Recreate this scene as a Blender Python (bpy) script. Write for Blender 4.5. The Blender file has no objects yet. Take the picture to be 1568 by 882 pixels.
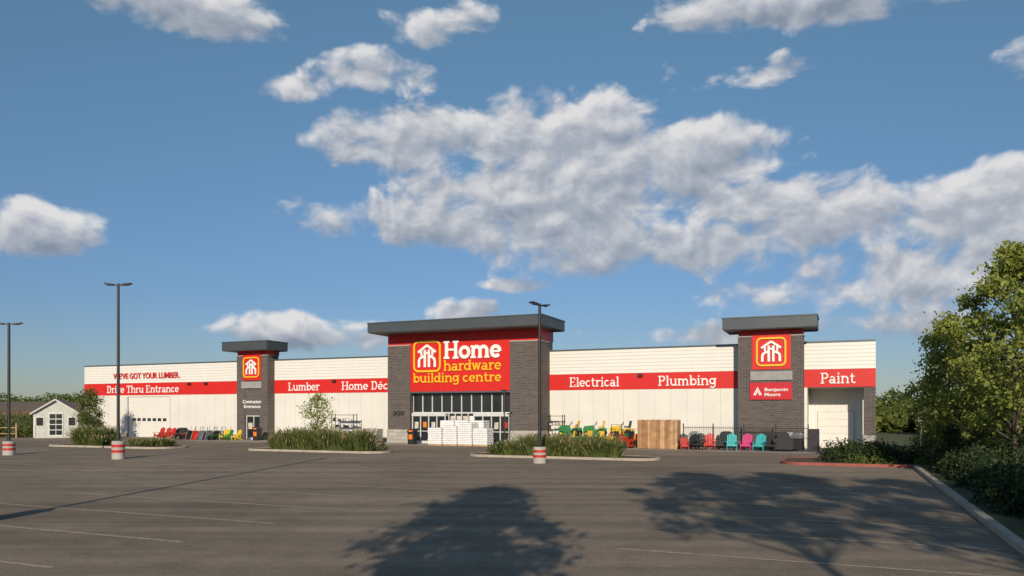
import bpy, math, random
import numpy as np
from mathutils import Vector, Matrix, Euler
S = bpy.context.scene
S.view_settings.view_transform = 'Standard'
S.view_settings.look = 'None'
S.view_settings.exposure = 0
S.view_settings.gamma = 1
COL = S.collection

# ------------------------------------------------------------------ frame of the site
OX, OY = 24.75, 52.4            # right-hand front corner of the store
RZ = math.atan2(-.3956, .918)   # the facade is turned a little away from the camera
CR, SR = math.cos(RZ), math.sin(RZ)
def W(s, w, z=0.0):             # store frame -> world
    return Vector((OX + CR*s - SR*w, OY + SR*s + CR*w, z))

# ------------------------------------------------------------------ materials
MATS = {}
def nodes_of(name):
    m = bpy.data.materials.new(name); m.use_nodes = True
    nt = m.node_tree; b = nt.nodes['Principled BSDF']
    return m, nt, b
def lk(nt, a, b): nt.links.new(a, b)
def mat(name, col, rough=.6, metal=0, var=.12, scale=3.0, bump=0.0, bscale=40, spec=.4):
    m, nt, b = nodes_of(name)
    tc = nt.nodes.new('ShaderNodeTexCoord')
    n = nt.nodes.new('ShaderNodeTexNoise'); n.inputs['Scale'].default_value = scale
    n.inputs['Detail'].default_value = 6; n.inputs['Roughness'].default_value = .65
    lk(nt, tc.outputs['Object'], n.inputs['Vector'])
    r = nt.nodes.new('ShaderNodeValToRGB')
    r.color_ramp.elements[0].position = .3; r.color_ramp.elements[1].position = .7
    r.color_ramp.elements[0].color = [c*(1-var) for c in col]+[1]
    r.color_ramp.elements[1].color = [min(1, c*(1+var)) for c in col]+[1]
    lk(nt, n.outputs['Fac'], r.inputs['Fac']); lk(nt, r.outputs['Color'], b.inputs['Base Color'])
    b.inputs['Roughness'].default_value = rough; b.inputs['Metallic'].default_value = metal
    b.inputs['Specular IOR Level'].default_value = spec
    if bump:
        n2 = nt.nodes.new('ShaderNodeTexNoise'); n2.inputs['Scale'].default_value = bscale
        n2.inputs['Detail'].default_value = 5
        lk(nt, tc.outputs['Object'], n2.inputs['Vector'])
        bp = nt.nodes.new('ShaderNodeBump'); bp.inputs['Strength'].default_value = bump
        bp.inputs['Distance'].default_value = .02
        lk(nt, n2.outputs['Fac'], bp.inputs['Height']); lk(nt, bp.outputs['Normal'], b.inputs['Normal'])
    MATS[name] = m; return m

def brick_mat(name, c1, c2, mortar, bw, bh):
    m, nt, b = nodes_of(name)
    tc = nt.nodes.new('ShaderNodeTexCoord'); sp = nt.nodes.new('ShaderNodeSeparateXYZ')
    lk(nt, tc.outputs['Object'], sp.inputs[0])
    ad = nt.nodes.new('ShaderNodeMath'); lk(nt, sp.outputs['X'], ad.inputs[0]); lk(nt, sp.outputs['Y'], ad.inputs[1])
    cb = nt.nodes.new('ShaderNodeCombineXYZ'); lk(nt, ad.outputs[0], cb.inputs[0]); lk(nt, sp.outputs['Z'], cb.inputs[1])
    br = nt.nodes.new('ShaderNodeTexBrick'); lk(nt, cb.outputs[0], br.inputs['Vector'])
    br.inputs['Scale'].default_value = 1; br.inputs['Brick Width'].default_value = bw
    br.inputs['Row Height'].default_value = bh; br.inputs['Mortar Size'].default_value = .014
    br.inputs['Mortar Smooth'].default_value = .2
    br.inputs['Color1'].default_value = c1+(1,); br.inputs['Color2'].default_value = c2+(1,)
    br.inputs['Mortar'].default_value = mortar+(1,)
    lk(nt, br.outputs['Color'], b.inputs['Base Color'])
    bp = nt.nodes.new('ShaderNodeBump'); bp.inputs['Strength'].default_value = .5; bp.inputs['Distance'].default_value = .01
    bp.invert = True
    lk(nt, br.outputs['Fac'], bp.inputs['Height']); lk(nt, bp.outputs['Normal'], b.inputs['Normal'])
    b.inputs['Roughness'].default_value = .85
    MATS[name] = m; return m

def leaf_mat(name, ca, cb_, trans=.35):
    m, nt, b = nodes_of(name)
    g = nt.nodes.new('ShaderNodeNewGeometry')
    tc = nt.nodes.new('ShaderNodeTexCoord')
    n = nt.nodes.new('ShaderNodeTexNoise'); n.inputs['Scale'].default_value = .9; n.inputs['Detail'].default_value = 2
    lk(nt, tc.outputs['Object'], n.inputs['Vector'])
    mx = nt.nodes.new('ShaderNodeMath'); mx.operation = 'MULTIPLY_ADD'
    lk(nt, g.outputs['Random Per Island'], mx.inputs[0]); mx.inputs[1].default_value = .5
    lk(nt, n.outputs['Fac'], mx.inputs[2])
    r = nt.nodes.new('ShaderNodeValToRGB')
    r.color_ramp.elements[0].position = .4; r.color_ramp.elements[1].position = 1.0
    r.color_ramp.elements[0].color = ca+(1,); r.color_ramp.elements[1].color = cb_+(1,)
    lk(nt, mx.outputs[0], r.inputs['Fac'])
    lk(nt, r.outputs['Color'], b.inputs['Base Color'])
    b.inputs['Roughness'].default_value = .55; b.inputs['Specular IOR Level'].default_value = .25
    tr = nt.nodes.new('ShaderNodeBsdfTranslucent'); lk(nt, r.outputs['Color'], tr.inputs['Color'])
    ms = nt.nodes.new('ShaderNodeMixShader'); ms.inputs[0].default_value = trans
    lk(nt, b.outputs[0], ms.inputs[1]); lk(nt, tr.outputs[0], ms.inputs[2])
    lk(nt, ms.outputs[0], nt.nodes['Material Output'].inputs['Surface'])
    MATS[name] = m; return m

mat('white_panel', (.72, .695, .635), .5, var=.045, scale=.6)
mat('white_siding', (.74, .715, .66), .45, var=.03, scale=.8)
mat('joint_grey', (.4, .39, .37), .7)
mat('red_panel', (.62, .022, .018), .42, var=.05, scale=.7)
mat('red_sign', (.55, .02, .03), .35, var=.04)
mat('white_letter', (.84, .83, .80), .4, var=.02)
mat('yellow_letter', (.88, .5, .02), .4, var=.03)
mat('red_letter', (.55, .02, .02), .4, var=.03)
mat('canopy_metal', (.085, .095, .105), .45, .3, var=.1, scale=.6)
mat('soffit', (.1, .09, .085), .7)
mat('coping', (.12, .14, .16), .4, .4)
mat('concrete', (.42, .39, .35), .9, var=.15, scale=2, bump=.3)
mat('concrete_walk', (.36, .325, .28), .9, var=.18, scale=.8, bump=.2)
mat('lintel', (.32, .31, .3), .85, var=.15)
mat('kerb', (.40, .35, .28), .9, var=.2, scale=2)
mat('kerb_red', (.33, .1, .08), .9, var=.25, scale=2)
mat('frame_white', (.6, .6, .58), .4)
mat('frame_dark', (.03, .03, .03), .4)
mat('pole_dark', (.025, .024, .024), .45)
mat('black_plastic', (.02, .02, .022), .5)
mat('black_cover', (.03, .03, .033), .75, bump=.4, bscale=8)
mat('steel', (.35, .35, .36), .35, .8)
mat('red_paint', (.5, .03, .02), .4); mat('teal', (.05, .42, .42), .5); mat('pink', (.6, .06, .2), .5)
mat('yellow_paint', (.75, .5, .03), .4); mat('green_paint', (.03, .2, .05), .4); mat('orange', (.75, .2, .02), .5)
mat('rubber', (.02, .02, .02), .8)
mat('bag', (.82, .82, .82), .45, var=.06, scale=5, bump=.5, bscale=9)
mat('wood_a', (.42, .24, .12), .8, var=.3, scale=2); mat('wood_b', (.5, .33, .18), .8, var=.3, scale=2)
mat('wood_c', (.33, .17, .08), .8, var=.3, scale=2)
mat('shed_grey', (.5, .51, .47), .7); mat('shingle', (.16, .15, .14), .9, var=.3, scale=6)
mat('bark', (.09, .07, .055), .95, var=.35, scale=6, bump=.6, bscale=12)
mat('mulch', (.1, .065, .045), .95, var=.4, scale=6, bump=.6)
mat('poster', (.55, .5, .4), .6, var=.5, scale=4)
brick_mat('brick', (.068, .055, .05), (.11, .09, .082), (.19, .17, .155), .4, .13)
brick_mat('stone_base', (.36, .335, .3), (.45, .42, .38), (.25, .23, .21), .8, .3)
leaf_mat('leaf_bright', (.14, .19, .035), (.40, .43, .10), .4)
leaf_mat('leaf_mid', (.06, .095, .022), (.18, .21, .05), .35)
leaf_mat('leaf_dark', (.015, .033, .012), (.06, .085, .026), .2)
leaf_mat('grass_blade', (.07, .115, .028), (.21, .235, .075), .35)
leaf_mat('grass_plume', (.26, .2, .1), (.42, .34, .2), .3)
leaf_mat('corn_leaf', (.06, .09, .025), (.19, .2, .07), .3)
leaf_mat('corn_tassel', (.2, .13, .06), (.34, .24, .12), .3)

m, nt, b = nodes_of('glass_dark')
b.inputs['Base Color'].default_value = (.022, .026, .03, 1); b.inputs['Roughness'].default_value = .06
b.inputs['Specular IOR Level'].default_value = .7; MATS['glass_dark'] = m

m, nt, b = nodes_of('asphalt')
tc = nt.nodes.new('ShaderNodeTexCoord')
def noise(sc, det, rough=.6, vec=None, dist=0):
    n = nt.nodes.new('ShaderNodeTexNoise'); n.inputs['Scale'].default_value = sc
    n.inputs['Detail'].default_value = det; n.inputs['Roughness'].default_value = rough
    n.inputs['Distortion'].default_value = dist
    lk(nt, vec if vec else tc.outputs['Object'], n.inputs['Vector']); return n
def ramp(src, p0, c0, p1, c1):
    r = nt.nodes.new('ShaderNodeValToRGB'); e = r.color_ramp.elements
    e[0].position = p0; e[1].position = p1; e[0].color = (*c0, 1); e[1].color = (*c1, 1)
    lk(nt, src, r.inputs['Fac']); return r
def mix(mode, f, a, b_):
    x = nt.nodes.new('ShaderNodeMixRGB'); x.blend_type = mode
    if isinstance(f, float): x.inputs[0].default_value = f
    else: lk(nt, f, x.inputs[0])
    for i, v in ((1, a), (2, b_)):
        if isinstance(v, tuple): x.inputs[i].default_value = (*v, 1)
        else: lk(nt, v, x.inputs[i])
    return x
big = ramp(noise(.09, 4, .6, dist=.6).outputs['Fac'], .35, (.225, .18, .14), .68, (.315, .255, .2))
mp = nt.nodes.new('ShaderNodeMapping'); mp.inputs['Scale'].default_value = (.05, .9, 1)
lk(nt, tc.outputs['Object'], mp.inputs['Vector'])
streak = ramp(noise(1.0, 4, .6, vec=mp.outputs[0]).outputs['Fac'], .35, (.76, .76, .76), .65, (1.1, 1.09, 1.07))
fine = ramp(noise(28, 3, .7).outputs['Fac'], .3, (.66, .66, .66), .7, (1.34, 1.34, 1.3))
mid = ramp(noise(1.3, 7, .7).outputs['Fac'], .3, (.84, .84, .84), .7, (1.14, 1.14, 1.14))
c = mix('MULTIPLY', 1.0, big.outputs[0], streak.outputs[0])
c = mix('MULTIPLY', 1.0, c.outputs[0], fine.outputs[0]); c = mix('MULTIPLY', 1.0, c.outputs[0], mid.outputs[0])
stain = ramp(noise(.55, 4, .5).outputs['Fac'], .64, (0, 0, 0), .8, (.55, .55, .55))
c = mix('MIX', stain.outputs[0], c.outputs[0], (.11, .092, .078))
lk(nt, c.outputs[0], b.inputs['Base Color']); b.inputs['Roughness'].default_value = .95
b.inputs['Specular IOR Level'].default_value = .1
bp = nt.nodes.new('ShaderNodeBump'); bp.inputs['Strength'].default_value = .5; bp.inputs['Distance'].default_value = .01
lk(nt, noise(45, 4, .7).outputs['Fac'], bp.inputs['Height']); lk(nt, bp.outputs[0], b.inputs['Normal'])
MATS['asphalt'] = m
def paint(name, col, lo, hi):
    global m, nt, b, tc
    m, nt, b = nodes_of(name); tc = nt.nodes.new('ShaderNodeTexCoord')
    f = ramp(noise(5, 8, .75).outputs['Fac'], lo, (0, 0, 0), hi, (1, 1, 1))
    c = mix('MIX', f.outputs[0], (.27, .22, .17), col)
    lk(nt, c.outputs[0], b.inputs['Base Color']); b.inputs['Roughness'].default_value = .85
    MATS[name] = m
paint('line_paint', (.56, .46, .27), .37, .7)
paint('blue_mark', (.2, .25, .38), .35, .75)
m, nt, b = nodes_of('grass_ground'); tc = nt.nodes.new('ShaderNodeTexCoord')
g1 = ramp(noise(.15, 6, .6).outputs['Fac'], .3, (.035, .05, .016), .7, (.09, .095, .035))
g2 = ramp(noise(9, 6, .7).outputs['Fac'], .3, (.6, .6, .6), .7, (1.3, 1.3, 1.2))
c = mix('MULTIPLY', 1.0, g1.outputs[0], g2.outputs[0]); lk(nt, c.outputs[0], b.inputs['Base Color'])
b.inputs['Roughness'].default_value = .95; MATS['grass_ground'] = m
m, nt, b = nodes_of('stubble'); tc = nt.nodes.new('ShaderNodeTexCoord')
g1 = ramp(noise(.3, 6, .6).outputs['Fac'], .3, (.13, .085, .05), .7, (.22, .15, .09))
lk(nt, g1.outputs[0], b.inputs['Base Color']); b.inputs['Roughness'].default_value = .95; MATS['stubble'] = m

# ------------------------------------------------------------------ mesh builder
class MB:
    def __init__(s): s.v = []; s.f = []; s.m = []; s.mats = []; s.M = Matrix.Identity(4)
    def mi(s, n):
        if n not in s.mats: s.mats.append(n)
        return s.mats.index(n)
    def add(s, vs, fs, mt):
        o = len(s.v); k = s.mi(mt)
        s.v += [tuple(s.M @ Vector(p)) for p in vs]
        for f in fs: s.f.append([i+o for i in f]); s.m.append(k)
    def box(s, x0, x1, y0, y1, z0, z1, mt):
        s.add([(x0,y0,z0),(x1,y0,z0),(x1,y1,z0),(x0,y1,z0),(x0,y0,z1),(x1,y0,z1),(x1,y1,z1),(x0,y1,z1)],
              [(0,3,2,1),(4,5,6,7),(0,1,5,4),(1,2,6,5),(2,3,7,6),(3,0,4,7)], mt)
    def cbox(s, c, d, mt, rot=None):
        M0 = s.M
        s.M = M0 @ Matrix.Translation(c) @ (Euler(rot).to_matrix().to_4x4() if rot else Matrix.Identity(4))
        s.box(-d[0]/2, d[0]/2, -d[1]/2, d[1]/2, -d[2]/2, d[2]/2, mt); s.M = M0
    def tube(s, pts, rad, mt, n=8, cap=True):
        pts = [Vector(p) for p in pts]
        if not hasattr(rad, '__len__'): rad = [rad]*len(pts)
        vs = []; fs = []
        for i, p in enumerate(pts):
            d = (pts[min(i+1, len(pts)-1)] - pts[max(i-1, 0)]).normalized()
            a = d.orthogonal().normalized() if i == 0 else (pa - d*pa.dot(d)).normalized()
            pa = a; b2 = d.cross(a)
            for k in range(n):
                t = 2*math.pi*k/n
                vs.append(p + (a*math.cos(t) + b2*math.sin(t))*rad[i])
        for i in range(len(pts)-1):
            for k in range(n):
                fs.append((i*n+k, i*n+(k+1) % n, (i+1)*n+(k+1) % n, (i+1)*n+k))
        if cap: fs.append(tuple(range(n))[::-1]); fs.append(tuple(range((len(pts)-1)*n, len(pts)*n)))
        s.add(vs, fs, mt)
    def prism(s, prof, y0, y1, mt):
        n = len(prof)
        vs = [(x, y0, z) for x, z in prof] + [(x, y1, z) for x, z in prof]
        fs = [tuple(range(n)), tuple(range(n, 2*n))[::-1]] + [(i, i+n, (i+1) % n+n, (i+1) % n) for i in range(n)]
        s.add(vs, fs, mt)
    def lathe(s, prof, c, mt, n=16):
        vs = []; fs = []
        for r, z in prof:
            for k in range(n):
                t = 2*math.pi*k/n; vs.append((c[0]+r*math.cos(t), c[1]+r*math.sin(t), c[2]+z))
        for i in range(len(prof)-1):
            for k in range(n): fs.append((i*n+k, i*n+(k+1) % n, (i+1)*n+(k+1) % n, (i+1)*n+k))
        fs.append(tuple(range((len(prof)-1)*n, len(prof)*n)))
        s.add(vs, fs, mt)
    def ribbon(s, pts, th, y, dep, mt):   # flat letter stroke in the xz plane, front face at y
        P = [Vector((p[0], p[1])) for p in pts]; n = len(P); closed = (P[0]-P[-1]).length < 1e-6
        L = []; R = []
        for i in range(n):
            if closed and i in (0, n-1): a, b2 = P[n-2], P[1]
            else: a, b2 = P[max(i-1, 0)], P[min(i+1, n-1)]
            d = (b2-a).normalized(); nn = Vector((-d.y, d.x))
            k = 1.0
            if 0 < i < n-1:
                d1 = (P[i]-P[i-1]).normalized(); c2 = max(.5, d1.dot(d)); k = 1/c2
            L.append(P[i]+nn*th/2*k); R.append(P[i]-nn*th/2*k)
        vs = []
        for i in range(n):
            vs += [(L[i].x, y, L[i].y), (R[i].x, y, R[i].y), (L[i].x, y+dep, L[i].y), (R[i].x, y+dep, R[i].y)]
        fs = []
        for i in range(n-1):
            o = 4*i
            fs += [(o, o+1, o+5, o+4), (o, o+4, o+6, o+2), (o+1, o+3, o+7, o+5)]
        fs += [(0, 2, 3, 1), (4*n-4, 4*n-3, 4*n-1, 4*n-2)]
        s.add(vs, fs, mt)
    def build(s, name, parent=None, loc=None, rz=None, smooth=False, bevel=0):
        me = bpy.data.meshes.new(name); me.from_pydata(s.v, [], s.f)
        for n in s.mats: me.materials.append(MATS[n])
        me.polygons.foreach_set('material_index', s.m)
        if smooth: me.polygons.foreach_set('use_smooth', [True]*len(s.f))
        me.update(); ob = bpy.data.objects.new(name, me); COL.objects.link(ob)
        if parent: ob.parent = parent
        if loc is not None: ob.location = loc
        if rz is not None: ob.rotation_euler = (0, 0, rz)
        if bevel:
            bm = ob.modifiers.new('bevel', 'BEVEL'); bm.width = bevel; bm.segments = 2; bm.limit_method = 'ANGLE'
        return ob
def empty(name, loc, rz=0):
    e = bpy.data.objects.new(name, None); COL.objects.link(e); e.location = loc; e.rotation_euler = (0, 0, rz); return e
def site(mb, name, s, w, z=.014, rz=0, **k):
    return mb.build(name, loc=W(s, w, z), rz=RZ+rz, **k)

def np_mesh(name, verts, nper, mi, mats, parent=None, loc=None):
    N = len(verts)//nper
    me = bpy.data.meshes.new(name)
    me.vertices.add(len(verts)); me.vertices.foreach_set('co', verts.astype(np.float32).ravel())
    me.loops.add(len(verts)); me.loops.foreach_set('vertex_index', np.arange(len(verts), dtype=np.int32))
    me.polygons.add(N)
    me.polygons.foreach_set('loop_start', np.arange(0, len(verts), nper, dtype=np.int32))
    me.polygons.foreach_set('loop_total', np.full(N, nper, dtype=np.int32))
    for n in mats: me.materials.append(MATS[n])
    me.polygons.foreach_set('material_index', np.asarray(mi, dtype=np.int32))
    me.update(calc_edges=True)
    ob = bpy.data.objects.new(name, me); COL.objects.link(ob)
    if parent: ob.parent = parent
    if loc is not None: ob.location = loc
    return ob
def leaf_quads(C, L, Wd, rg, up=0.0):
    n = len(C)
    a = rg.normal(size=(n, 3)); a[:, 2] += up; a /= np.linalg.norm(a, axis=1)[:, None]
    b2 = rg.normal(size=(n, 3)); b2 -= a*(a*b2).sum(1)[:, None]; b2 /= np.linalg.norm(b2, axis=1)[:, None]
    k = rg.uniform(.6, 1.3, n)[:, None]
    V = np.stack([C-a*L*k, C+b2*Wd*k-a*L*k*.15, C+a*L*k, C-b2*Wd*k-a*L*k*.15], 1)
    return V.reshape(-1, 3)

# ------------------------------------------------------------------ store
store = empty('hardware_store', (OX, OY, 0), RZ)
H = 7.5; BL, BH = 4.38, 5.63
mb = MB()
def wall_low(s0, s1):
    mb.box(s0, s1, 0, .25, 0.45, BL+.05, 'white_panel')
    mb.box(s0, s1, -.03, .25, 0, .45, 'concrete')
    x = s0+1.2
    while x < s1-.3:
        mb.box(x, x+.018, -.004, .02, .46, BL, 'joint_grey'); x += 1.22
wall_low(-77.4, -70.9); wall_low(-64.97, -55.2); wall_low(-51.5, -37.6); wall_low(-23.63, -8.8)
mb.box(-70.9, -64.97, 0.003, .25, 4.2, BL+.05, 'white_panel')
for (s0, s1) in ((-77.4, -55.2), (-51.5, -37.6), (-23.63, -8.8), (-4.45, .12)):
    mb.box(s0, s1, -.035, .25, BL, BH, 'red_panel')
    mb.box(s0, s1, .03, .25, BH, H, 'white_siding')
    n = 7; dz = (H-BH)/n
    for i in range(n):   # lapped siding boards
        z0 = BH+i*dz; z1 = z0+dz
        mb.add([(s0, -.03, z0+.012), (s1, -.03, z0+.012), (s1, .0, z1), (s0, .0, z1), (s0, .03, z0+.012), (s1, .03, z0+.012)],
               [(0, 1, 2, 3), (4, 5, 1, 0)], 'white_siding')
    mb.box(s0-.0, s1+.0, -.07, .3, H, H+.11, 'coping')
mb.box(-77.4, -77.15, .25, 46, 0, H, 'white_panel')
mb.box(-.13, .12, 3.2, 46, 0, H, 'white_panel'); mb.box(-.13, .12, .25, 3.2, BL, H, 'white_panel')
mb.box(-77.15, -.13, 45.75, 46, 0, H, 'white_panel')
mb.box(-77.15, -.13, .25, 45.75, 7.0, 7.1, 'soffit')
# recess at the right end
mb.box(-4.45, -.13, 3.0, 3.2, 0, BL, 'white_siding')
x = -4.4
while x < -.2: mb.box(x, x+.05, 2.965, 3.0, 0, BL, 'white_siding'); x += .3
mb.box(-4.45, -4.25, 0.0, 3.0, 0, BL, 'white_siding')
mb.box(-4.25, -.13, .25, 3.0, BL-.02, BL+.05, 'white_siding')
mb.box(-.62, .12, -.06, .75, 1.05, BL-.04, 'brick'); mb.box(-.67, .17, -.11, .8, 0, 1.05, 'stone_base')
mb.box(-3.66, -1.18, 2.93, 2.97, 0, 2.7, 'frame_white')
for i in range(5): mb.box(-3.6, -1.24, 2.9, 2.93, .03+i*.52, .52+i*.52, 'white_siding')
mb.build('walls', store)

mb = MB()
mb.box(-70.9, -64.97, .12, .2, 0, 4.2, 'white_siding')
for i in range(8): mb.box(-70.8, -65.07, .09, .12, .02+i*.52, .5+i*.52, 'white_siding')
for i in range(7): mb.box(-70.3+i*.72, -69.83+i*.72, .07, .09, 1.68, 1.98, 'glass_dark')
mb.box(-71.05, -70.9, -.03, .14, 0, 4.2, 'frame_white'); mb.box(-64.97, -64.82, -.03, .14, 0, 4.2, 'frame_white')
mb.build('overhead_door', store)

def canopy(mb, s0, s1, w0, w1, z0, z1):
    mb.box(s0, s1, w0, w1, z0+.05, z1-.08, 'canopy_metal')
    mb.box(s0-.05, s1+.05, w0-.05, w1+.05, z1-.08, z1, 'coping')
    mb.box(s0+.06, s1-.06, w0+.06, w1-.06, z0, z0+.05, 'soffit')
    x = s0+1.2
    while x < s1-.4: mb.box(x, x+.015, w0-.004, w0+.02, z0+.06, z1-.09, 'soffit'); x += 1.5
mb = MB()
TL, TR, TW = -37.61, -23.63, -2.06
for (a, b_) in ((TL, -35.42), (-26.24, TR)):
    mb.box(a, b_, TW, .0, 1.15, 8.19, 'brick'); mb.box(a-.05, b_+.05, TW-.06, .0, 0, 1.15, 'stone_base')
    mb.box(a-.03, b_+.03, TW-.05, 0, 8.19, 8.3, 'lintel')
mb.box(TL, TR, TW+.04, .8, 8.3, 9.18, 'red_panel')
mb.box(-35.42, -26.24, TW+.05, .5, 4.33, 8.3, 'red_panel')
x = TL+.12
while x < TR-.05:
    z0 = 4.34 if -35.4 < x < -26.32 else 8.31
    mb.box(x, x+.09, TW+.015, TW+.05, z0, 9.17, 'red_panel'); x += .3
mb.box(TL+.02, TR-.02, .0, .7, 7.5, 8.29, 'canopy_metal')
mb.box(-35.42, -26.24, TW+.0, TW+.3, 4.2, 4.33, 'coping')
canopy(mb, -38.35, -22.82, -4.0, 1.3, 9.18, 10.07)
mb.build('entrance_tower', store)
mb = MB()
GY = -1.45; g0, g1 = -35.42, -26.24
mb.box(g0, g1, GY, GY+.04, 0, 4.33, 'glass_dark')
mb.box(g0, g1, GY+.05, GY+.3, 0, 4.33, 'frame_dark')
nb = 10; bw = (g1-g0)/nb
for i in range(nb+1):
    x = g0+i*bw; x0 = max(g0, x-.04); x1 = min(g1, x+.04)
    mb.box(x0, x1, GY-.07, GY, 2.62, 4.2, 'frame_white')
mb.box(g0, g1, GY-.09, GY, 2.5, 2.62, 'frame_white')
mb.box(g0, g1, GY-.085, GY, 4.12, 4.2, 'frame_dark')
for (a, b_) in ((g0+.1, g0+3.3), (g1-3.3, g1-.1)):
    mb.box(a, b_, GY-.5, GY-.09, 2.28, 2.55, 'frame_white')
    for i in range(5):
        x = a+(b_-a-.09)*i/4; mb.box(x, x+.09, GY-.45, GY-.38, 0, 2.28, 'frame_white')
    mb.box(a, b_, GY-.4, GY-.385, 0.05, 2.25, 'glass_dark')
    mb.box(a, b_, GY-.44, GY-.4, 0.0, .22, 'frame_white'); mb.box(a, b_, GY-.43, GY-.4, 1.0, 1.06, 'frame_white')
    for i in range(4):
        x = a+.25+(b_-a)*i/4; mb.box(x, x+.35, GY-.412, GY-.402, 1.25+.1*(i % 2), 1.8, ['poster', 'orange', 'poster', 'red_paint'][i])
for i in range(5):
    x = g0+3.4+i*(g1-g0-6.8)/4; mb.box(x-.04, x+.04, GY-.06, GY, 0, 2.5, 'frame_white')
mb.box(g0+3.4, g1-3.4, GY-.05, GY, .9, .97, 'frame_white')
for i in range(4):
    x = g0+3.55+i*.58; mb.box(x, x+.42, GY-.03, GY-.005, 1.5, 2.3, ['poster', 'frame_white', 'poster', 'bag'][i])
mb.build('entrance_glazing', store)

def small_tower(name, L, R, w0, cs, cw, door):
    mb = MB()
    if not door: mb.box(L, R, w0, 0, 0, 7.93, 'brick')
    if door:
        mb.box(L, L+.95, w0, 0, 0, 7.93, 'brick'); mb.box(R-.95, R, w0, 0, 0, 7.93, 'brick')
        mb.box(L+.95, R-.95, w0+.06, 0, 2.35, 7.93, 'brick')
        a, b_ = L+.95, R-.95
        mb.box(a, b_, w0+.3, w0+.34, 0, 2.35, 'glass_dark')
        for x in (a, (a+b_)/2-.03, b_-.07): mb.box(x, x+.07, w0+.22, w0+.3, 0, 2.35, 'frame_white')
        mb.box(a, b_, w0+.21, w0+.3, 2.2, 2.35, 'frame_white'); mb.box(a, b_, w0+.21, w0+.3, 0, .2, 'frame_white')
        mb.box(a+.2, a+.7, w0+.285, w0+.299, 1.0, 1.6, 'poster')
    mb.box(L-.02, R+.02, w0-.03, 0, 7.93, 8.02, 'lintel')
    mb.box(L+.04, R-.04, w0+.05, .7, 8.02, 8.4, 'red_panel')
    a, b_ = L+.95, R-.8
    if door: a, b_ = L+.75, R-.75
    mb.box(a, b_, w0-.05, w0+.0, 5.62, 8.4, 'red_panel')
    x = a+.05
    while x < b_-.05: mb.box(x, x+.07, w0-.075, w0-.05, 5.63, 8.39, 'red_panel'); x += .26
    mb.box(a-.1, b_+.1, w0-.12, w0, 4.87, 5.5, 'lintel')
    mb.box(L+.05, R-.05, .0, .6, 7.5, 8.01, 'canopy_metal')
    canopy(mb, cs[0], cs[1], cw[0], cw[1], 8.38, 9.27)
    mb.build(name, store)
    return (a+b_)/2
c1 = small_tower('contractor_tower', -55.2, -51.5, -1.0, (-56.1, -50.7), (-2, .9), True)
c2 = small_tower('paint_tower', -8.8, -4.45, -1.5, (-9.75, -3.54), (-2.5, 1.0), False)

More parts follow.
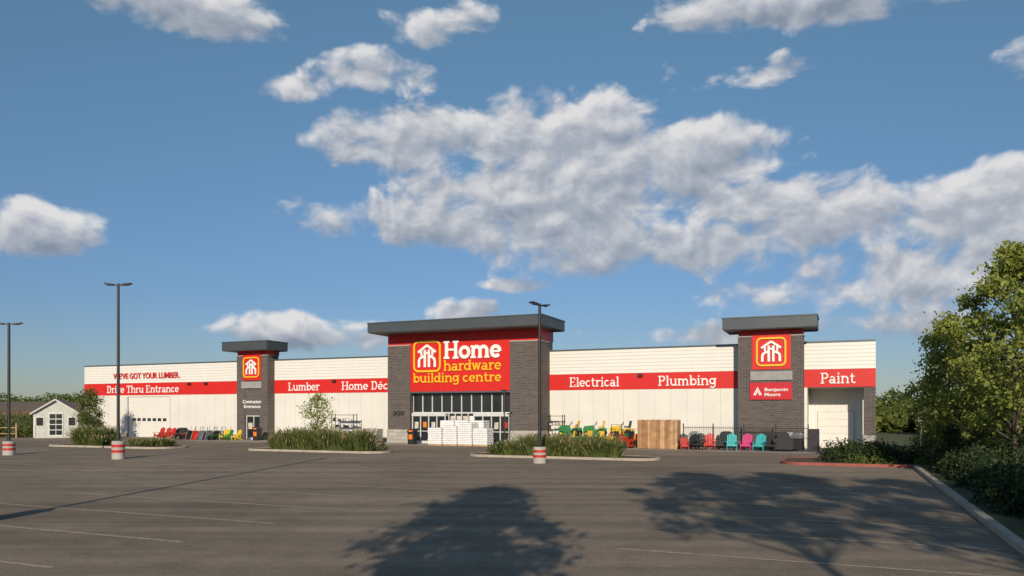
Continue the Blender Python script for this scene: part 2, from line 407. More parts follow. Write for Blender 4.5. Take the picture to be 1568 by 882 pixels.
# --------------------------------------------------------------- lettering
def arc(cx, cy, rx, ry, a0, a1, n=14):
    return [(cx+rx*math.cos(math.radians(a0+(a1-a0)*i/n)), cy+ry*math.sin(math.radians(a0+(a1-a0)*i/n))) for i in range(n+1)]
def V(x, y0, y1): return ([(x, y0), (x, y1)], 1)
def B(x0, x1, y): return ([(x0, y), (x1, y)], .62)
def SF(x, y, w=.42): return B(x-w/2, x+w/2, y)
def OO(cx, cy, rx, ry): return (arc(cx, cy, rx, ry, 0, 360, 24), 1)
lo, hi, ch = .065, .935, 1.385
G = {
 ' ': (.5, []),
 'l': (.56, [V(.28, 0, 1.45), SF(.28, lo, .5), B(.05, .28, ch)]),
 'i': (.56, [V(.28, 0, 1), SF(.28, lo, .5), B(.05, .28, hi), V(.28, 1.18, 1.42)]),
 'o': (1.02, [OO(.5, .5, .38, .4)]),
 'e': (1.0, [(arc(.5, .5, .37, .4, 0, 318), 1), B(.15, .86, .5)]),
 'c': (.95, [(arc(.5, .5, .37, .4, 48, 315), 1)]),
 'a': (1.03, [OO(.42, .3, .29, .21), V(.76, 0, .66), (arc(.47, .62, .29, .29, 0, 150), .8), B(.76, .98, lo)]),
 'd': (1.1, [OO(.46, .5, .35, .4), V(.86, 0, 1.45), B(.62, .86, ch), B(.86, 1.08, lo)]),
 'b': (1.08, [OO(.62, .5, .35, .4), V(.24, 0, 1.45), B(.02, .24, ch)]),
 'g': (1.05, [OO(.46, .56, .34, .35), V(.84, .0, 1), (arc(.5, 0, .34, .3, 0, -155), .9), B(.84, 1.05, hi)]),
 'h': (1.2, [V(.25, 0, 1.45), (arc(.6, .58, .35, .33, 180, 0), 1), V(.95, 0, .6), SF(.25, lo, .46), SF(.95, lo, .44), B(.02, .25, ch)]),
 'n': (1.2, [V(.25, 0, 1), (arc(.6, .58, .35, .33, 180, 0), 1), V(.95, 0, .6), SF(.25, lo, .46), SF(.95, lo, .44), B(.02, .25, hi)]),
 'm': (1.72, [V(.25, 0, 1), (arc(.55, .58, .3, .33, 180, 0), 1), V(.85, 0, .6), (arc(1.15, .58, .3, .33, 180, 0), 1), V(1.45, 0, .6),
              SF(.25, lo, .46), SF(.85, lo, .36), SF(1.46, lo, .42), B(.02, .25, hi)]),
 'u': (1.18, [V(.25, .4, 1), (arc(.58, .42, .33, .33, 180, 360), 1), V(.91, 0, 1), B(.02, .25, hi), B(.7, .91, hi), B(.91, 1.15, lo)]),
 'r': (.86, [V(.27, 0, 1), (arc(.66, .5, .37, .4, 175, 60), .9), SF(.27, lo, .5), B(.03, .27, hi)]),
 't': (.78, [V(.32, .32, 1.3), (arc(.57, .32, .25, .23, 180, 320), .9), B(.05, .68, .93)]),
 'v': (.95, [([(.16, .98), (.46, .05)], .95), ([(.46, .05), (.78, .98)], .85), SF(.16, hi, .36), SF(.8, hi, .34)]),
 'w': (1.4, [([(.18, .98), (.44, .05)], .95), ([(.44, .05), (.7, .9)], .8), ([(.7, .9), (.96, .05)], .95), ([(.96, .05), (1.22, .98)], .8), SF(.18, hi, .4), SF(1.22, hi, .4), SF(.7, hi, .3)]),
 'H': (1.42, [V(.28, 0, 1.45), V(1.12, 0, 1.45), B(.28, 1.12, .74), SF(.28, lo, .52), SF(1.12, lo, .52), SF(.28, ch, .52), SF(1.12, ch, .52)]),
 'E': (1.18, [V(.3, 0, 1.45), B(.04, 1.05, lo), B(.04, 1.02, ch), B(.3, .85, .74), ([(1.0, 0), (1.0, .38)], .6), ([(.97, 1.07), (.97, 1.45)], .6)]),
 'P': (1.16, [V(.3, 0, 1.45), (arc(.62, 1.04, .38, .34, 90, -90), 1), B(.04, .62, ch), B(.3, .62, .7), SF(.3, lo, .52)]),
 'L': (1.1, [V(.3, 0, 1.45), B(.04, 1.0, lo), SF(.3, ch, .52), ([(.95, 0), (.95, .42)], .6)]),
 'D': (1.3, [V(.3, 0, 1.45), (arc(.58, .725, .5, .655, 90, -90), 1), B(.04, .6, lo), B(.04, .6, ch)]),
 'T': (1.22, [V(.6, 0, 1.45), B(.06, 1.14, ch), SF(.6, lo, .5), ([(.1, 1.07), (.1, 1.45)], .6), ([(1.1, 1.07), (1.1, 1.45)], .6)]),
}
G['\u00e9'] = (1.0, G['e'][1] + [([(.42, 1.12), (.66, 1.38)], .8)])
def word(txt, s0, s1, z, cap, y, mt, wt=.19, dep=.05, name=None):
    tot = sum(G[c][0] for c in txt); kx = (s1-s0)/tot; kz = cap/1.45
    mb = MB(); x = 0; q = 0
    for c in txt:
        for pts, k in G[c][1]:
            P = [(s0+(x+p[0])*kx, z+p[1]*kz) for p in pts]
            mb.ribbon(P, wt*k*(kx+kz)/2, y-.0015*q, dep, mt); q = (q+1) % 9
        x += G[c][0]
    mb.build('lettering_'+(name or txt.lower().replace(' ', '_').replace('\u00e9', 'e')), store)
ly = -.10
word('Electrical', -21.95, -17.85, 4.62, .76, ly, 'white_letter')
word('Plumbing', -14.85, -10.5, 4.62, .76, ly, 'white_letter')
word('Paint', -3.4, -1.15, 4.62, .76, ly, 'white_letter')
word('Lumber', -49.85, -46.2, 4.62, .76, ly, 'white_letter')
word('Home D\u00e9cor', -43.8, -37.75, 4.62, .76, ly, 'white_letter')
word('Drive Thru Entrance', -73.9, -63.6, 4.62, .76, ly, 'white_letter')
fy = TW-.07
word('Home', -32.2, -26.95, 7.02, 1.44, fy, 'white_letter', .28, .08)
word('hardware', -32.2, -26.95, 6.02, .86, fy, 'yellow_letter', .2, .06)
word('building centre', -35.1, -26.95, 5.08, .8, fy, 'yellow_letter', .2, .06)

def text(body, s0, s1, z, h, y, mt, name, off=.01):
    cu = bpy.data.curves.new(name, 'FONT'); cu.body = body; cu.size = 1; cu.extrude = .02; cu.offset = off
    ob = bpy.data.objects.new(name, cu); COL.objects.link(ob); cu.materials.append(MATS[mt])
    bpy.context.view_layer.update()
    d = ob.dimensions.copy()
    ob.parent = store; ob.rotation_euler = (math.pi/2, 0, 0)
    ob.scale = ((s1-s0)/d.x, h/d.y, 1); ob.location = (s0, y, z)
text("WE'VE GOT YOUR LUMBER.", -72.9, -63.5, 6.1, .62, -.08, 'red_letter', 'lettering_slogan', .022)
text("Contractor", -54.45, -52.2, 3.45, .34, -1.03, 'white_letter', 'lettering_contractor', .015)
text("Entrance", -54.3, -52.35, 3.0, .32, -1.03, 'white_letter', 'lettering_entrance', .015)
text("305", -37.1, -36.0, 2.35, .38, TW-.03, 'frame_dark', 'street_number', .03)
mb = MB(); mb.box(-7.98, -5.17, -1.62, -1.5, 3.5, 4.7, 'red_sign'); mb.build('paint_sign_panel', store)
text("Benjamin", -7.0, -5.45, 4.1, .3, -1.65, 'white_letter', 'lettering_upper', .015)
text("Moore", -7.0, -5.95, 3.75, .24, -1.65, 'white_letter', 'lettering_lower', .015)
mb = MB()
for i, r in enumerate((.26, .15)): mb.ribbon([(-7.45-r, 3.82), (-7.45, 3.86+r*1.8), (-7.45+r, 3.82)], .07, -1.65-.002*i, .03, 'white_letter')
mb.build('sign_mark', store)

def rrect(cx, cz, a, r, n=6):
    P = []
    for (sx, sz, a0) in ((1, 1, 0), (-1, 1, 90), (-1, -1, 180), (1, -1, 270)):
        P += arc(cx+sx*(a-r), cz+sz*(a-r), r, r, a0, a0+90, n)
    P.append(P[0]); return P
def logo(cx, cz, a, y, name):
    mb = MB(); mb.ribbon(rrect(cx, cz, a*.93, a*.3), a*.12, y, .08, 'yellow_letter')
    q = [0]
    def st(P, t=.15):
        q[0] += 1; mb.ribbon([(cx+p[0]*a, cz+p[1]*a) for p in P], t*a, y-.002*q[0], .08, 'white_letter')
    for sg in (-1, 1):
        st([(sg*.15, -.68), (sg*.15, .42)], .16)
        st([(sg*.0, .7), (sg*.22, .55), (sg*.64, .26)], .15)
        st([(sg*.4, .34), (sg*.4, .05)], .13)
        st(arc(sg*.15, -.3, sg*.42, .3, 90, 0, 8)+[(sg*.57, -.68)], .16)
    st([(-.2, .2), (.2, .2)], .12)
    mb.build(name, store)
logo(-33.76, 7.26, 1.32, fy, 'logo_entrance')
logo(c2, 6.85, 1.02, -1.66, 'logo_paint')
logo(c1, 6.85, .98, -1.16, 'logo_contractor')
mb = MB()
for s_ in (-44.6, -62.2, -16.2, -60): mb.box(s_-.18, s_+.18, -.25, -.035, 5.35, 5.55, 'frame_dark')
mb.build('wall_lights', store)

# ------------------------------------------------------------------ ground, lot, kerbs
mb = MB()
mb.add([(-2500, -400, 0), (2500, -400, 0), (2500, 3500, 0), (-2500, 3500, 0)], [(0, 1, 2, 3)], 'grass_ground')
mb.build('ground')
def sheet(name, pts, z, mt):
    m_ = MB(); m_.add([tuple(W(s, w, z)) for s, w in pts], [tuple(range(len(pts)))], mt); return m_.build(name)
sheet('parking_lot', [(-150, -90), (1.2, -90), (1.2, 3.2), (-80, 3.2), (-80, -4), (-150, -4)], .005, 'asphalt')
sheet('sidewalk', [(-57, -5.9), (-3.0, -5.9), (-3.0, 0), (-57, 0)], .012, 'concrete_walk')
mb = MB()
def line(s0, s1, w, t=.11):
    mb.add([tuple(W(s0, w-t/2, .011)), tuple(W(s1, w-t/2, .011)), tuple(W(s1, w+t/2, .011)), tuple(W(s0, w+t/2, .011))], [(0, 1, 2, 3)], 'line_paint')
for k in range(11):
    w = -49.0+k*2.8
    line(-6.0, 0.9, w); line(-25.2, -14.4, w)
    line(-44, -33.2, w); line(-63, -52, w); line(-82, -71, w)
mb.build('parking_lines')
mb = MB()
for s0 in (-33.6, -24.6):
    for q, (a, b_, c_, d_) in enumerate(((0, 1.1, 0, .14), (0, 1.1, .96, 1.1), (0, .14, .14, .96), (.96, 1.1, .14, .96), (.4, .7, .2, .9))):
        mb.add([tuple(W(s0+a, -20+c_, .013)), tuple(W(s0+b_, -20+c_, .013)), tuple(W(s0+b_, -20+d_, .013)), tuple(W(s0+a, -20+d_, .013))], [(0, 1, 2, 3)], 'blue_mark')
mb.build('accessible_markings')

def island(name, s0, s1, w0, w1, surf='mulch', kerb='kerb', r=1.3):
    def outline(g):
        P = []
        a0, a1, b0, b1 = s0+g, s1-g, w0+g, w1-g; rr = r-g
        for (cx, cy, q) in ((a1-rr, b1-rr, 0), (a0+rr, b1-rr, 90), (a0+rr, b0+rr, 180), (a1-rr, b0+rr, 270)):
            P += arc(cx, cy, rr, rr, q, q+90, 6)
        return P
    o = outline(0); i_ = outline(.16); n = len(o); mb = MB()
    vs = [tuple(W(*p, 0)) for p in o]+[tuple(W(*p, .14)) for p in o]+[tuple(W(*p, .14)) for p in i_]
    fs = []
    for k in range(n):
        j = (k+1) % n; fs += [(k, j, n+j, n+k), (n+k, n+j, 2*n+j, 2*n+k)]
    mb.add(vs, fs, kerb); mb.add([tuple(W(*p, .12)) for p in i_], [tuple(range(n))], surf)
    mb.add([tuple(W(*p, .12)) for p in i_]+[tuple(W(*p, .14)) for p in i_], [(k, (k+1) % n, n+(k+1) % n, n+k) for k in range(n)], kerb)
    mb.build(name)
island('planting_island', -22.7, -11.2, -17.3, -14.6)
island('planting_island', -39.9, -28.8, -17.1, -14.4)
island('planting_island', -58.5, -46.2, -18.2, -14.8)
island('planting_island', -90, -76, -17.0, -13.5, 'grass_ground')
island('planting_island', -4.9, 3.0, -17.2, -12.4, 'mulch', 'kerb_red', 1.2)
mb = MB(); mb.M = Matrix.Translation((OX, OY, 0)) @ Matrix.Rotation(RZ, 4, 'Z')
mb.box(1.1, 1.3, -90, -17.2, 0, .14, 'kerb')
mb.build('kerb')
sheet('verge', [(1.3, -90), (30, -90), (30, 3), (3.0, 3), (3.0, -12.4), (1.3, -17.2)], .1, 'grass_ground')

# ------------------------------------------------------------------ vegetation
def grasses(name, s0, s1, w0, w1, n, seed, h=1.15, mats=('grass_blade', 'grass_plume'), tipfrac=.1, clump=170):
    rg = np.random.default_rng(seed)
    nc = n//clump
    cs = np.stack([rg.uniform(s0+.4, s1-.4, nc), rg.uniform(w0+.4, w1-.4, nc)], 1)
    ch_ = rg.uniform(.5, 1.25, nc)
    idx = rg.integers(0, nc, n)
    b2 = cs[idx]+rg.normal(0, .12, (n, 2)); hh = h*ch_[idx]*rg.uniform(.5, 1.1, n)
    lean = rg.normal(0, .26, (n, 2))*hh[:, None]+(b2-cs[idx])*1.6
    ang = rg.uniform(0, np.pi, n); wd = rg.uniform(.008, .02, n)*1.6
    d = np.stack([np.cos(ang), np.sin(ang)], 1)*wd[:, None]
    A = np.c_[b2-d, np.full(n, .12)]; Bv = np.c_[b2+d, np.full(n, .12)]
    M1 = np.c_[b2+lean*.35+d, .12+hh*.6]; M0 = np.c_[b2+lean*.35-d, .12+hh*.6]
    T = np.c_[b2+lean, .12+hh]
    V1 = np.stack([A, Bv, M1, M0], 1).reshape(-1, 3)
    V2 = np.stack([M0, M1, T+np.c_[d*.3, np.zeros(n)], T-np.c_[d*.3, np.zeros(n)]], 1).reshape(-1, 3)
    pl = rg.random(n) < tipfrac
    P = T[pl]; k = len(P); dd = np.c_[d[pl]*1.6, np.zeros(k)]; u = np.c_[lean[pl]*.12, np.full(k, .16)]
    V3 = np.stack([P-u*.6, P+dd, P+u, P-dd], 1).reshape(-1, 3)
    Va = np.concatenate([V1, V2, V3])
    R = np.array([[CR, SR, 0], [-SR, CR, 0], [0, 0, 1]])
    Va = Va @ R + np.array([OX, OY, 0])
    return np_mesh(name, Va, 4, [0]*(2*n)+[1]*k, mats)
grasses('ornamental_grass', -20.9, -13.2, -16.9, -14.9, 12000, 1, .98)
grasses('ornamental_grass', -38.3, -29.8, -16.8, -14.7, 14000, 2, 1.12)
grasses('ornamental_grass', -57.3, -52.8, -17.6, -15.2, 7000, 3, 1.1)
grasses('ornamental_grass', -51.5, -47.2, -17.4, -15.4, 3000, 4, .5)
grasses('ornamental_grass', -88, -77, -16.5, -14, 9000, 5, .9)

def tree(name, loc, h, cb, R, seed, lm='leaf_mid', ncl=70, per=260, ls=.13, tr=.14, prof=.75, lean=(0, 0), sig=.42, trunk_top=.85, lob_=.2, inner=.12):
    rg = np.random.default_rng(seed); rr = random.Random(seed)
    mb = MB(); n = 9
    tp = []
    for i in range(n+1):
        t = i/n; tp.append(Vector((lean[0]*t+rr.gauss(0, .03)*(i > 0)*R*.4, lean[1]*t+rr.gauss(0, .03)*(i > 0)*R*.4, h*trunk_top*t)))
    mb.tube(tp, [tr*(1-.85*(i/n))*(1.35 if i == 0 else 1) for i in range(n+1)], 'bark', 8)
    def tpos(z):
        k = min(max(z/(h*trunk_top)*n, 0), n-.001); i = int(k); return tp[i].lerp(tp[i+1], k-i)
    cl = []
    for i in range(ncl):
        t = (i+.5)/ncl; t = t**.85
        z = cb+(h-cb)*t
        pr = math.sin(math.pi*min(1, max(.0, t*.93+.07))**prof)**.65
        a = i*2.39996+rr.uniform(-.4, .4)
        lob = 1+lob_*math.sin(a*2+seed)+lob_*.7*math.sin(a*5+seed*2+t*7)
        rad = R*pr*lob*math.sqrt(rr.uniform(inner, 1.0))
        c = tpos(min(z, h*trunk_top*.98)); cx, cy = c.x+rad*math.cos(a), c.y+rad*math.sin(a)
        cl.append((cx, cy, z+rr.gauss(0, .15)))
        zs = max(cb*.75, z-rad*.75-.25); st = tpos(min(zs, h*trunk_top*.97))
        e = Vector((cx, cy, z)); md = st.lerp(e, .5)+Vector((rr.gauss(0, .08), rr.gauss(0, .08), .1))
        r0 = tr*.32*(1-.6*t)+.008
        mb.tube([st, md, e], [r0, r0*.6, r0*.2], 'bark', 5, False)
    root = mb.build(name, loc=loc, smooth=True)
    cl = np.array(cl)
    sg = rg.uniform(.6, 1.25, ncl)*sig
    cnt = (per*sg/sig*rg.uniform(.6, 1.3, ncl)).astype(int)
    idx = np.repeat(np.arange(ncl), cnt)
    off = rg.normal(size=(len(idx), 3)); off *= sg[idx][:, None]*np.array([1, 1, .7])
    C = cl[idx]+off
    Vv = leaf_quads(C, ls, ls*.55, rg)
    np_mesh('foliage', Vv, 4, np.zeros(len(C)), (lm,), parent=root)
    return root
tree('deciduous_tree', (19.2, 29.2, .1), 8.8, 1.9, 2.1, 11, 'leaf_bright', 90, 180, .1, .12, .8, sig=.27, lob_=.28)
tree('deciduous_tree', (21.0, 36.8, .1), 6.8, 1.3, 1.7, 12, 'leaf_bright', 60, 190, .1, .1, .75, sig=.26)
tree('deciduous_tree', (24.2, 33.5, .1), 8.3, 1.7, 2.2, 13, 'leaf_bright', 70, 210, .11, .12, .8, sig=.3)
tree('deciduous_tree', (27.6, 44.0, .1), 6.3, 1.0, 1.9, 14, 'leaf_mid', 60, 220, .11, .11, .8, sig=.34)
tree('young_tree', W(-34.4, -15.8, .12), 3.6, 1.35, .8, 21, 'leaf_bright', 24, 80, .07, .05, .85, sig=.22)
tree('young_tree', W(-68.9, -6.0, .0), 4.5, .8, 1.3, 22, 'leaf_mid', 36, 140, .09, .07, .8, sig=.32)
# trees standing behind the camera (their shadows reach the lot)
tree('shade_tree', (-.3, -3.0, 0), 11.5, 3.8, 1.75, 31, 'leaf_mid', 100, 100, .13, .17, .9, (-2.9, 0), sig=.29, lob_=.3)
tree('shade_tree', (2.8, -7.0, 0), 15.2, 9.0, 2.6, 32, 'leaf_mid', 46, 110, .16, .2, .75, (1.3, 0), sig=.33, lob_=.4, inner=.3)
tree('shade_tree', (7.6, -7.5, 0), 15.4, 8.4, 2.6, 33, 'leaf_mid', 54, 115, .16, .2, .75, sig=.33, lob_=.4, inner=.3)
tree('shade_tree', (11.4, -6, 0), 13.6, 6.4, 2.3, 34, 'leaf_mid', 56, 120, .16, .2, .75, sig=.33, lob_=.4, inner=.3)
tree('shade_tree', (10.2, -11.0, 0), 10.0, 5.6, 2.0, 35, 'leaf_mid', 40, 130, .16, .18, .75, sig=.36)
tree('shade_tree', (8.6, -3.5, 0), 7.4, 3.6, 1.7, 36, 'leaf_mid', 40, 130, .13, .13, .75, sig=.32)

def shrubs(name, pts, lm, seed, dens=900, ls=.07):
    rg = np.random.default_rng(seed); out = []
    for (x, y, z, r, hh) in pts:
        n = int(dens*r*r*1.8)
        d = rg.normal(size=(n, 3)); d /= np.linalg.norm(d, axis=1)[:, None]; d[:, 2] = np.abs(d[:, 2])
        ph = np.arctan2(d[:, 1], d[:, 0])
        lump = 1+.14*np.sin(ph*5+x*3)+.12*np.sin(d[:, 2]*7+y*2+ph*2)
        q = (lump*rg.uniform(.55, 1.06, n))[:, None]
        out.append(np.array([x, y, z])+d*q*np.array([r, r, hh]))
    C = np.concatenate(out); return np_mesh(name, leaf_quads(C, ls, ls*.6, rg), 4, np.zeros(len(C)), (lm,))
rr = random.Random(5)
def row(s0, s1, w0, w1, n, r, hh, z=.1):
    L = []
    for i in range(n):
        p = W(rr.uniform(s0, s1), rr.uniform(w0, w1), z); L.append((p.x, p.y, z, r*rr.uniform(.75, 1.25), hh*rr.uniform(.7, 1.2)))
    return L
shrubs('shrub_border', row(2.3, 3.6, -40, -17.5, 44, .85, .95), 'leaf_dark', 41)
shrubs('shrub_border', row(3.4, 7.5, -40, -14, 56, 1.0, 1.2), 'leaf_dark', 42, 700)
shrubs('island_shrubs', row(-2.6, 2.2, -15.8, -13.3, 24, .6, .95, .12), 'leaf_dark', 43)
shrubs('island_flowers', row(-1.6, 1.8, -16.5, -15.9, 10, .3, .35, .12), 'leaf_mid', 44)
shrubs('far_shrubs', row(3.5, 16, -9, 12, 56, 1.3, 1.5, 0), 'leaf_mid', 45, 320, .11)
shrubs('island_shrubs', row(-33.9, -29.5, -15.4, -14.9, 8, .35, .5, .12), 'leaf_mid', 46)
shrubs('island_shrubs', row(-21.3, -19.8, -16.7, -15.2, 6, .4, .7, .12), 'leaf_mid', 47)
def spruce(loc, h, r, seed):
    rg = np.random.default_rng(seed); mb = MB(); mb.tube([(0, 0, 0), (0, 0, h*.97)], [.1, .01], 'bark', 7)
    out = []
    for k in range(int(h*7)):
        z = .25+(h-.3)*k/(h*7); R_ = r*(1-z/h)**.85+.05
        for j in range(7):
            a = rg.uniform(0, 6.28); L = R_*rg.uniform(.75, 1.1); n = int(60*L)+12
            t = rg.uniform(.15, 1, n); out.append(np.stack([np.cos(a)*L*t, np.sin(a)*L*t, z-.25*L*t], 1)+rg.normal(0, .05, (n, 3)))
    root = mb.build('spruce_tree', loc=loc); C = np.concatenate(out)
    np_mesh('needles', leaf_quads(C, .07, .025, rg), 4, np.zeros(len(C)), ('leaf_dark',), parent=root)
spruce((21.6, 33.0, .1), 2.9, 1.3, 51); spruce((19.3, 33.6, .1), 2.2, 1.0, 52)

def belt(name, x0, x1, y0, y1, hmin, hmax, n, seed, lm):
    rg = np.random.default_rng(seed); out = []
    for i in range(n):
        t = rg.random(); x = x0+(x1-x0)*t; y = y0+(y1-y0)*t+rg.uniform(-8, 8); hh = rg.uniform(hmin, hmax)
        k = 380; d = rg.normal(size=(k, 3)); d /= np.linalg.norm(d, axis=1)[:, None]
        out.append(np.array([x, y, hh*.5])+d*np.array([hh*.6, hh*.6, hh*.5])*rg.uniform(.7, 1.05, k)[:, None])
    C = np.concatenate(out); np_mesh(name, leaf_quads(C, .55, .4, rg), 4, np.zeros(len(C)), (lm,))
belt('distant_trees', 60, 260, 190, 300, 5, 9, 70, 61, 'leaf_mid')
belt('distant_trees', -330, -120, 420, 330, 8, 13, 60, 62, 'leaf_mid')
belt('distant_trees', 42, 75, 92, 100, 3, 4.5, 26, 63, 'leaf_mid')
mb = MB(); n = 24
vs = []
for i in range(n+1):
    x = -190+i*(130/n); hz = 5.0+.35*math.sin(i*.7)
    vs += [(x, 118, 0), (x, 170, hz*.9), (x, 210, hz), (x, 330, hz*.6)]
mb.add(vs, [(4*i+k, 4*i+4+k, 4*i+5+k, 4*i+1+k) for i in range(n) for k in range(3)], 'stubble'); mb.build('hill', smooth=True)
rg = np.random.default_rng(70); n = 30000
x = rg.uniform(-130, -48, n); yr = rg.integers(0, 26, n)*.76+96+rg.normal(0, .08, n)
y = yr+(x+90)*-.3
z = rg.uniform(.1, 2.3, n); C = np.stack([x, y, z], 1)
V1 = leaf_quads(C, .38, .05, rg, .8)
k = 5000; C2 = np.stack([rg.uniform(-130, -48, k), rg.integers(0, 26, k)*.76+96, rg.uniform(2.3, 2.75, k)], 1); C2[:, 1] += (C2[:, 0]+90)*-.3
V2 = leaf_quads(C2, .2, .05, rg, 1.2)
np_mesh('corn_field', np.concatenate([V1, V2]), 4, [0]*n+[1]*k, ('corn_leaf', 'corn_tassel'))
pts = []
for i in range(60):
    xx = rr.uniform(-66, -38); yy = rr.uniform(72, 86)+(-xx-38)*.2; pts.append((xx, yy, 0, rr.uniform(.7, 1.5), rr.uniform(.7, 1.5)))
pts = [p for p in pts if (p[0]-OX)*CR+(p[1]-OY)*SR < -79.5 and not (-51 < p[0] < -42 and p[1] < 82)]
shrubs('meadow_shrubs', pts, 'leaf_mid', 71, 400, .1)

# ------------------------------------------------------------------ lamps
def lamp(x, y, h, bh, rz=0):
    mb = MB(); r = .34
    mb.lathe([(r, 0), (r, bh-.04), (r-.04, bh)], (0, 0, 0), 'concrete', 24)
    for z in (bh*.36, bh*.66): mb.lathe([(r+.006, z), (r+.008, z+.01), (r+.008, z+bh*.15), (r+.0, z+bh*.152)], (0, 0, 0), 'red_paint', 24)
    mb.box(-.17, .17, -.17, .17, bh, bh+.05, 'pole_dark')
    mb.tube([(0, 0, bh+.05), (0, 0, h)], [.09, .075], 'pole_dark', 10)
    mb.box(-.62, .62, -.035, .035, h-.12, h-.05, 'pole_dark')
    for sg in (-1, 1):
        mb.cbox((sg*.5, 0, h-.03), (.46, .3, .07), 'pole_dark', (0, -sg*.12, 0)); mb.cbox((sg*.5, 0, h-.075), (.3, .2, .02), 'frame_white', (0, -sg*.12, 0))
    mb.build('parking_lot_light', loc=(x, y, 0.004), rz=rz)
lamp(-22.1, 43.0, 9.85, 1.02); lamp(1.43, 39.6, 8.25, .85, .9); lamp(-30.8, 46.9, 8.1, .85, .2); lamp(-12.95, 18.1, 9.7, 1.0, math.pi/2)
mb = MB(); mb.tube([(0, 0, 0), (0, 0, 4.25)], .055, 'pole_dark', 8); mb.cbox((0, 0, 4.22), (.4, .2, .1), 'pole_dark'); mb.lathe([(.16, 0), (.16, .5), (.12, .55)], (0, 0, 0), 'concrete', 12)
site(mb, 'camera_post', -24.9, -6.2)
mb = MB(); mb.tube([(0, 0, 0), (0, 0, 2.9)], .05, 'steel', 8); mb.cbox((0, -.06, 2.3), (.45, .03, .6), 'white_letter')
mb.build('traffic_sign', loc=(23.5, 44.0, .1))

# ------------------------------------------------------------------ merchandise
def chair(s, w, col, rz=0, sc=1.0):
    mb = MB(); mb.M = Matrix.Scale(sc, 4)
    for i in range(6):
        x = -.26+i*.105
        mb.cbox((x, .34, .68+(.05-abs(i-2.5)*.03)), (.09, .022, .84-abs(i-2.5)*.05), col, (-.42, 0, 0))
        mb.cbox((0, -.3+i*.095, .37-i*.035), (.56, .08, .022), col, (-.35, 0, 0))
    for sg in (-1, 1):
        mb.cbox((sg*.36, -.02, .58), (.15, .78, .025), col); mb.cbox((sg*.31, -.33, .28), (.03, .1, .57), col)
        mb.cbox((sg*.31, .1, .2), (.03, .95, .11), col, (-.32, 0, 0)); mb.cbox((sg*.31, .3, .32), (.03, .08, .5), col)
    mb.cbox((0, -.36, .36), (.62, .022, .12), col); mb.cbox((0, .36, .62), (.6, .03, .06), col)
    return site(mb, 'adirondack_chair', s, w, .014, rz)
def wheelbarrow(s, w, col, rz=0, up=True):
    mb = MB()
    if up: mb.M = Matrix.Translation((0, 0, .12)) @ Matrix.Rotation(math.radians(62), 4, 'X')
    b0 = [(-.2, -.25, .3), (.2, -.25, .3), (.24, .3, .3), (-.24, .3, .3)]; t0 = [(-.3, -.55, .52), (.3, -.55, .52), (.36, .48, .6), (-.36, .48, .6)]
    mb.add(b0+t0, [(0, 3, 2, 1), (0, 1, 5, 4), (1, 2, 6, 5), (2, 3, 7, 6), (3, 0, 4, 7)], col)
    mb.tube([t0[0], t0[1], t0[2], t0[3], t0[0]], .018, 'steel', 6)
    for sg in (-1, 1):
        mb.tube([(sg*.08, -.6, .2), (sg*.2, .2, .27), (sg*.3, 1.0, .5)], .022, 'black_plastic', 6)
        mb.tube([(sg*.2, .3, .28), (sg*.24, .42, .0), (sg*.22, .2, .0)], .018, 'black_plastic', 6)
    mb.tube([(-.05, -.62, .2), (.05, -.62, .2)], .2, 'rubber', 14)
    return site(mb, 'wheelbarrow', s, w, .014, rz)
def mower(s, w, col, acc, rz=0, z=.014, rops=False):
    mb = MB()
    mb.prism([(-.95, .3), (-.95, .62), (-.85, .78), (-.2, .86), (-.1, .5), (.0, .4), (.75, .42), (.8, .62), (.3, .66), (.25, .5), (.0, .3)], -.28, .28, col)
    mb.cbox((-.1, 0, .2), (1.0, 1.0, .16), col)
    mb.cbox((.35, 0, .75), (.42, .46, .1), acc); mb.cbox((.58, 0, .98), (.1, .44, .45), acc, (0, .2, 0))
    mb.tube([(-.15, 0, .8), (.05, 0, 1.02)], .025, 'black_plastic', 6)
    mb.tube([(.03+.02*math.sin(a), .17*math.cos(a), 1.02+.12*math.sin(a)) for a in [i*math.pi/6 for i in range(13)]], .018, 'black_plastic', 6)
    if rops: mb.tube([(.7, -.4, .4), (.75, -.4, 1.7), (.75, .4, 1.7), (.7, .4, .4)], .03, 'black_plastic', 6)
    for (x, r, y) in ((-.7, .2, .4), (.5, .28, .42)):
        for sg in (-1, 1):
            mb.tube([(x, sg*y-.08, r), (x, sg*y+.08, r)], r, 'rubber', 16); mb.tube([(x, sg*y-.09, r), (x, sg*y+.09, r)], r*.5, acc, 12)
    return site(mb, 'riding_mower', s, w, z, rz, bevel=.02)
def grill(s, w, rz=0, cover=True, h=1.2):
    mb = MB()
    if cover:
        mb.prism([(-.62, .12), (-.66, .82), (-.42, .9), (-.36, h), (-.2, h+.08), (.2, h+.08), (.36, h), (.42, .9), (.66, .82), (.62, .12)], -.3, .3, 'black_cover')
        for x in (-.5, .5):
            for y in (-.2, .2): mb.cbox((x, y, .07), (.06, .06, .14), 'rubber')
    else:
        mb.cbox((0, 0, .5), (.7, .5, .7), 'black_plastic')
        mb.prism([(-.36, .88), (-.36, 1.1), (-.2, 1.26), (.2, 1.26), (.36, 1.1), (.36, .88)], -.28, .28, 'steel')
        for sg in (-1, 1):
            mb.cbox((sg*.55, 0, .9), (.34, .45, .04), 'steel')
            for y in (-.2, .2): mb.cbox((sg*.3, y, .08), (.05, .05, .16), 'rubber')
        mb.tube([(-.25, -.33, 1.0), (.25, -.33, 1.0)], .015, 'steel', 6)
    return site(mb, 'barbecue_grill', s, w, .014, rz, bevel=.03)
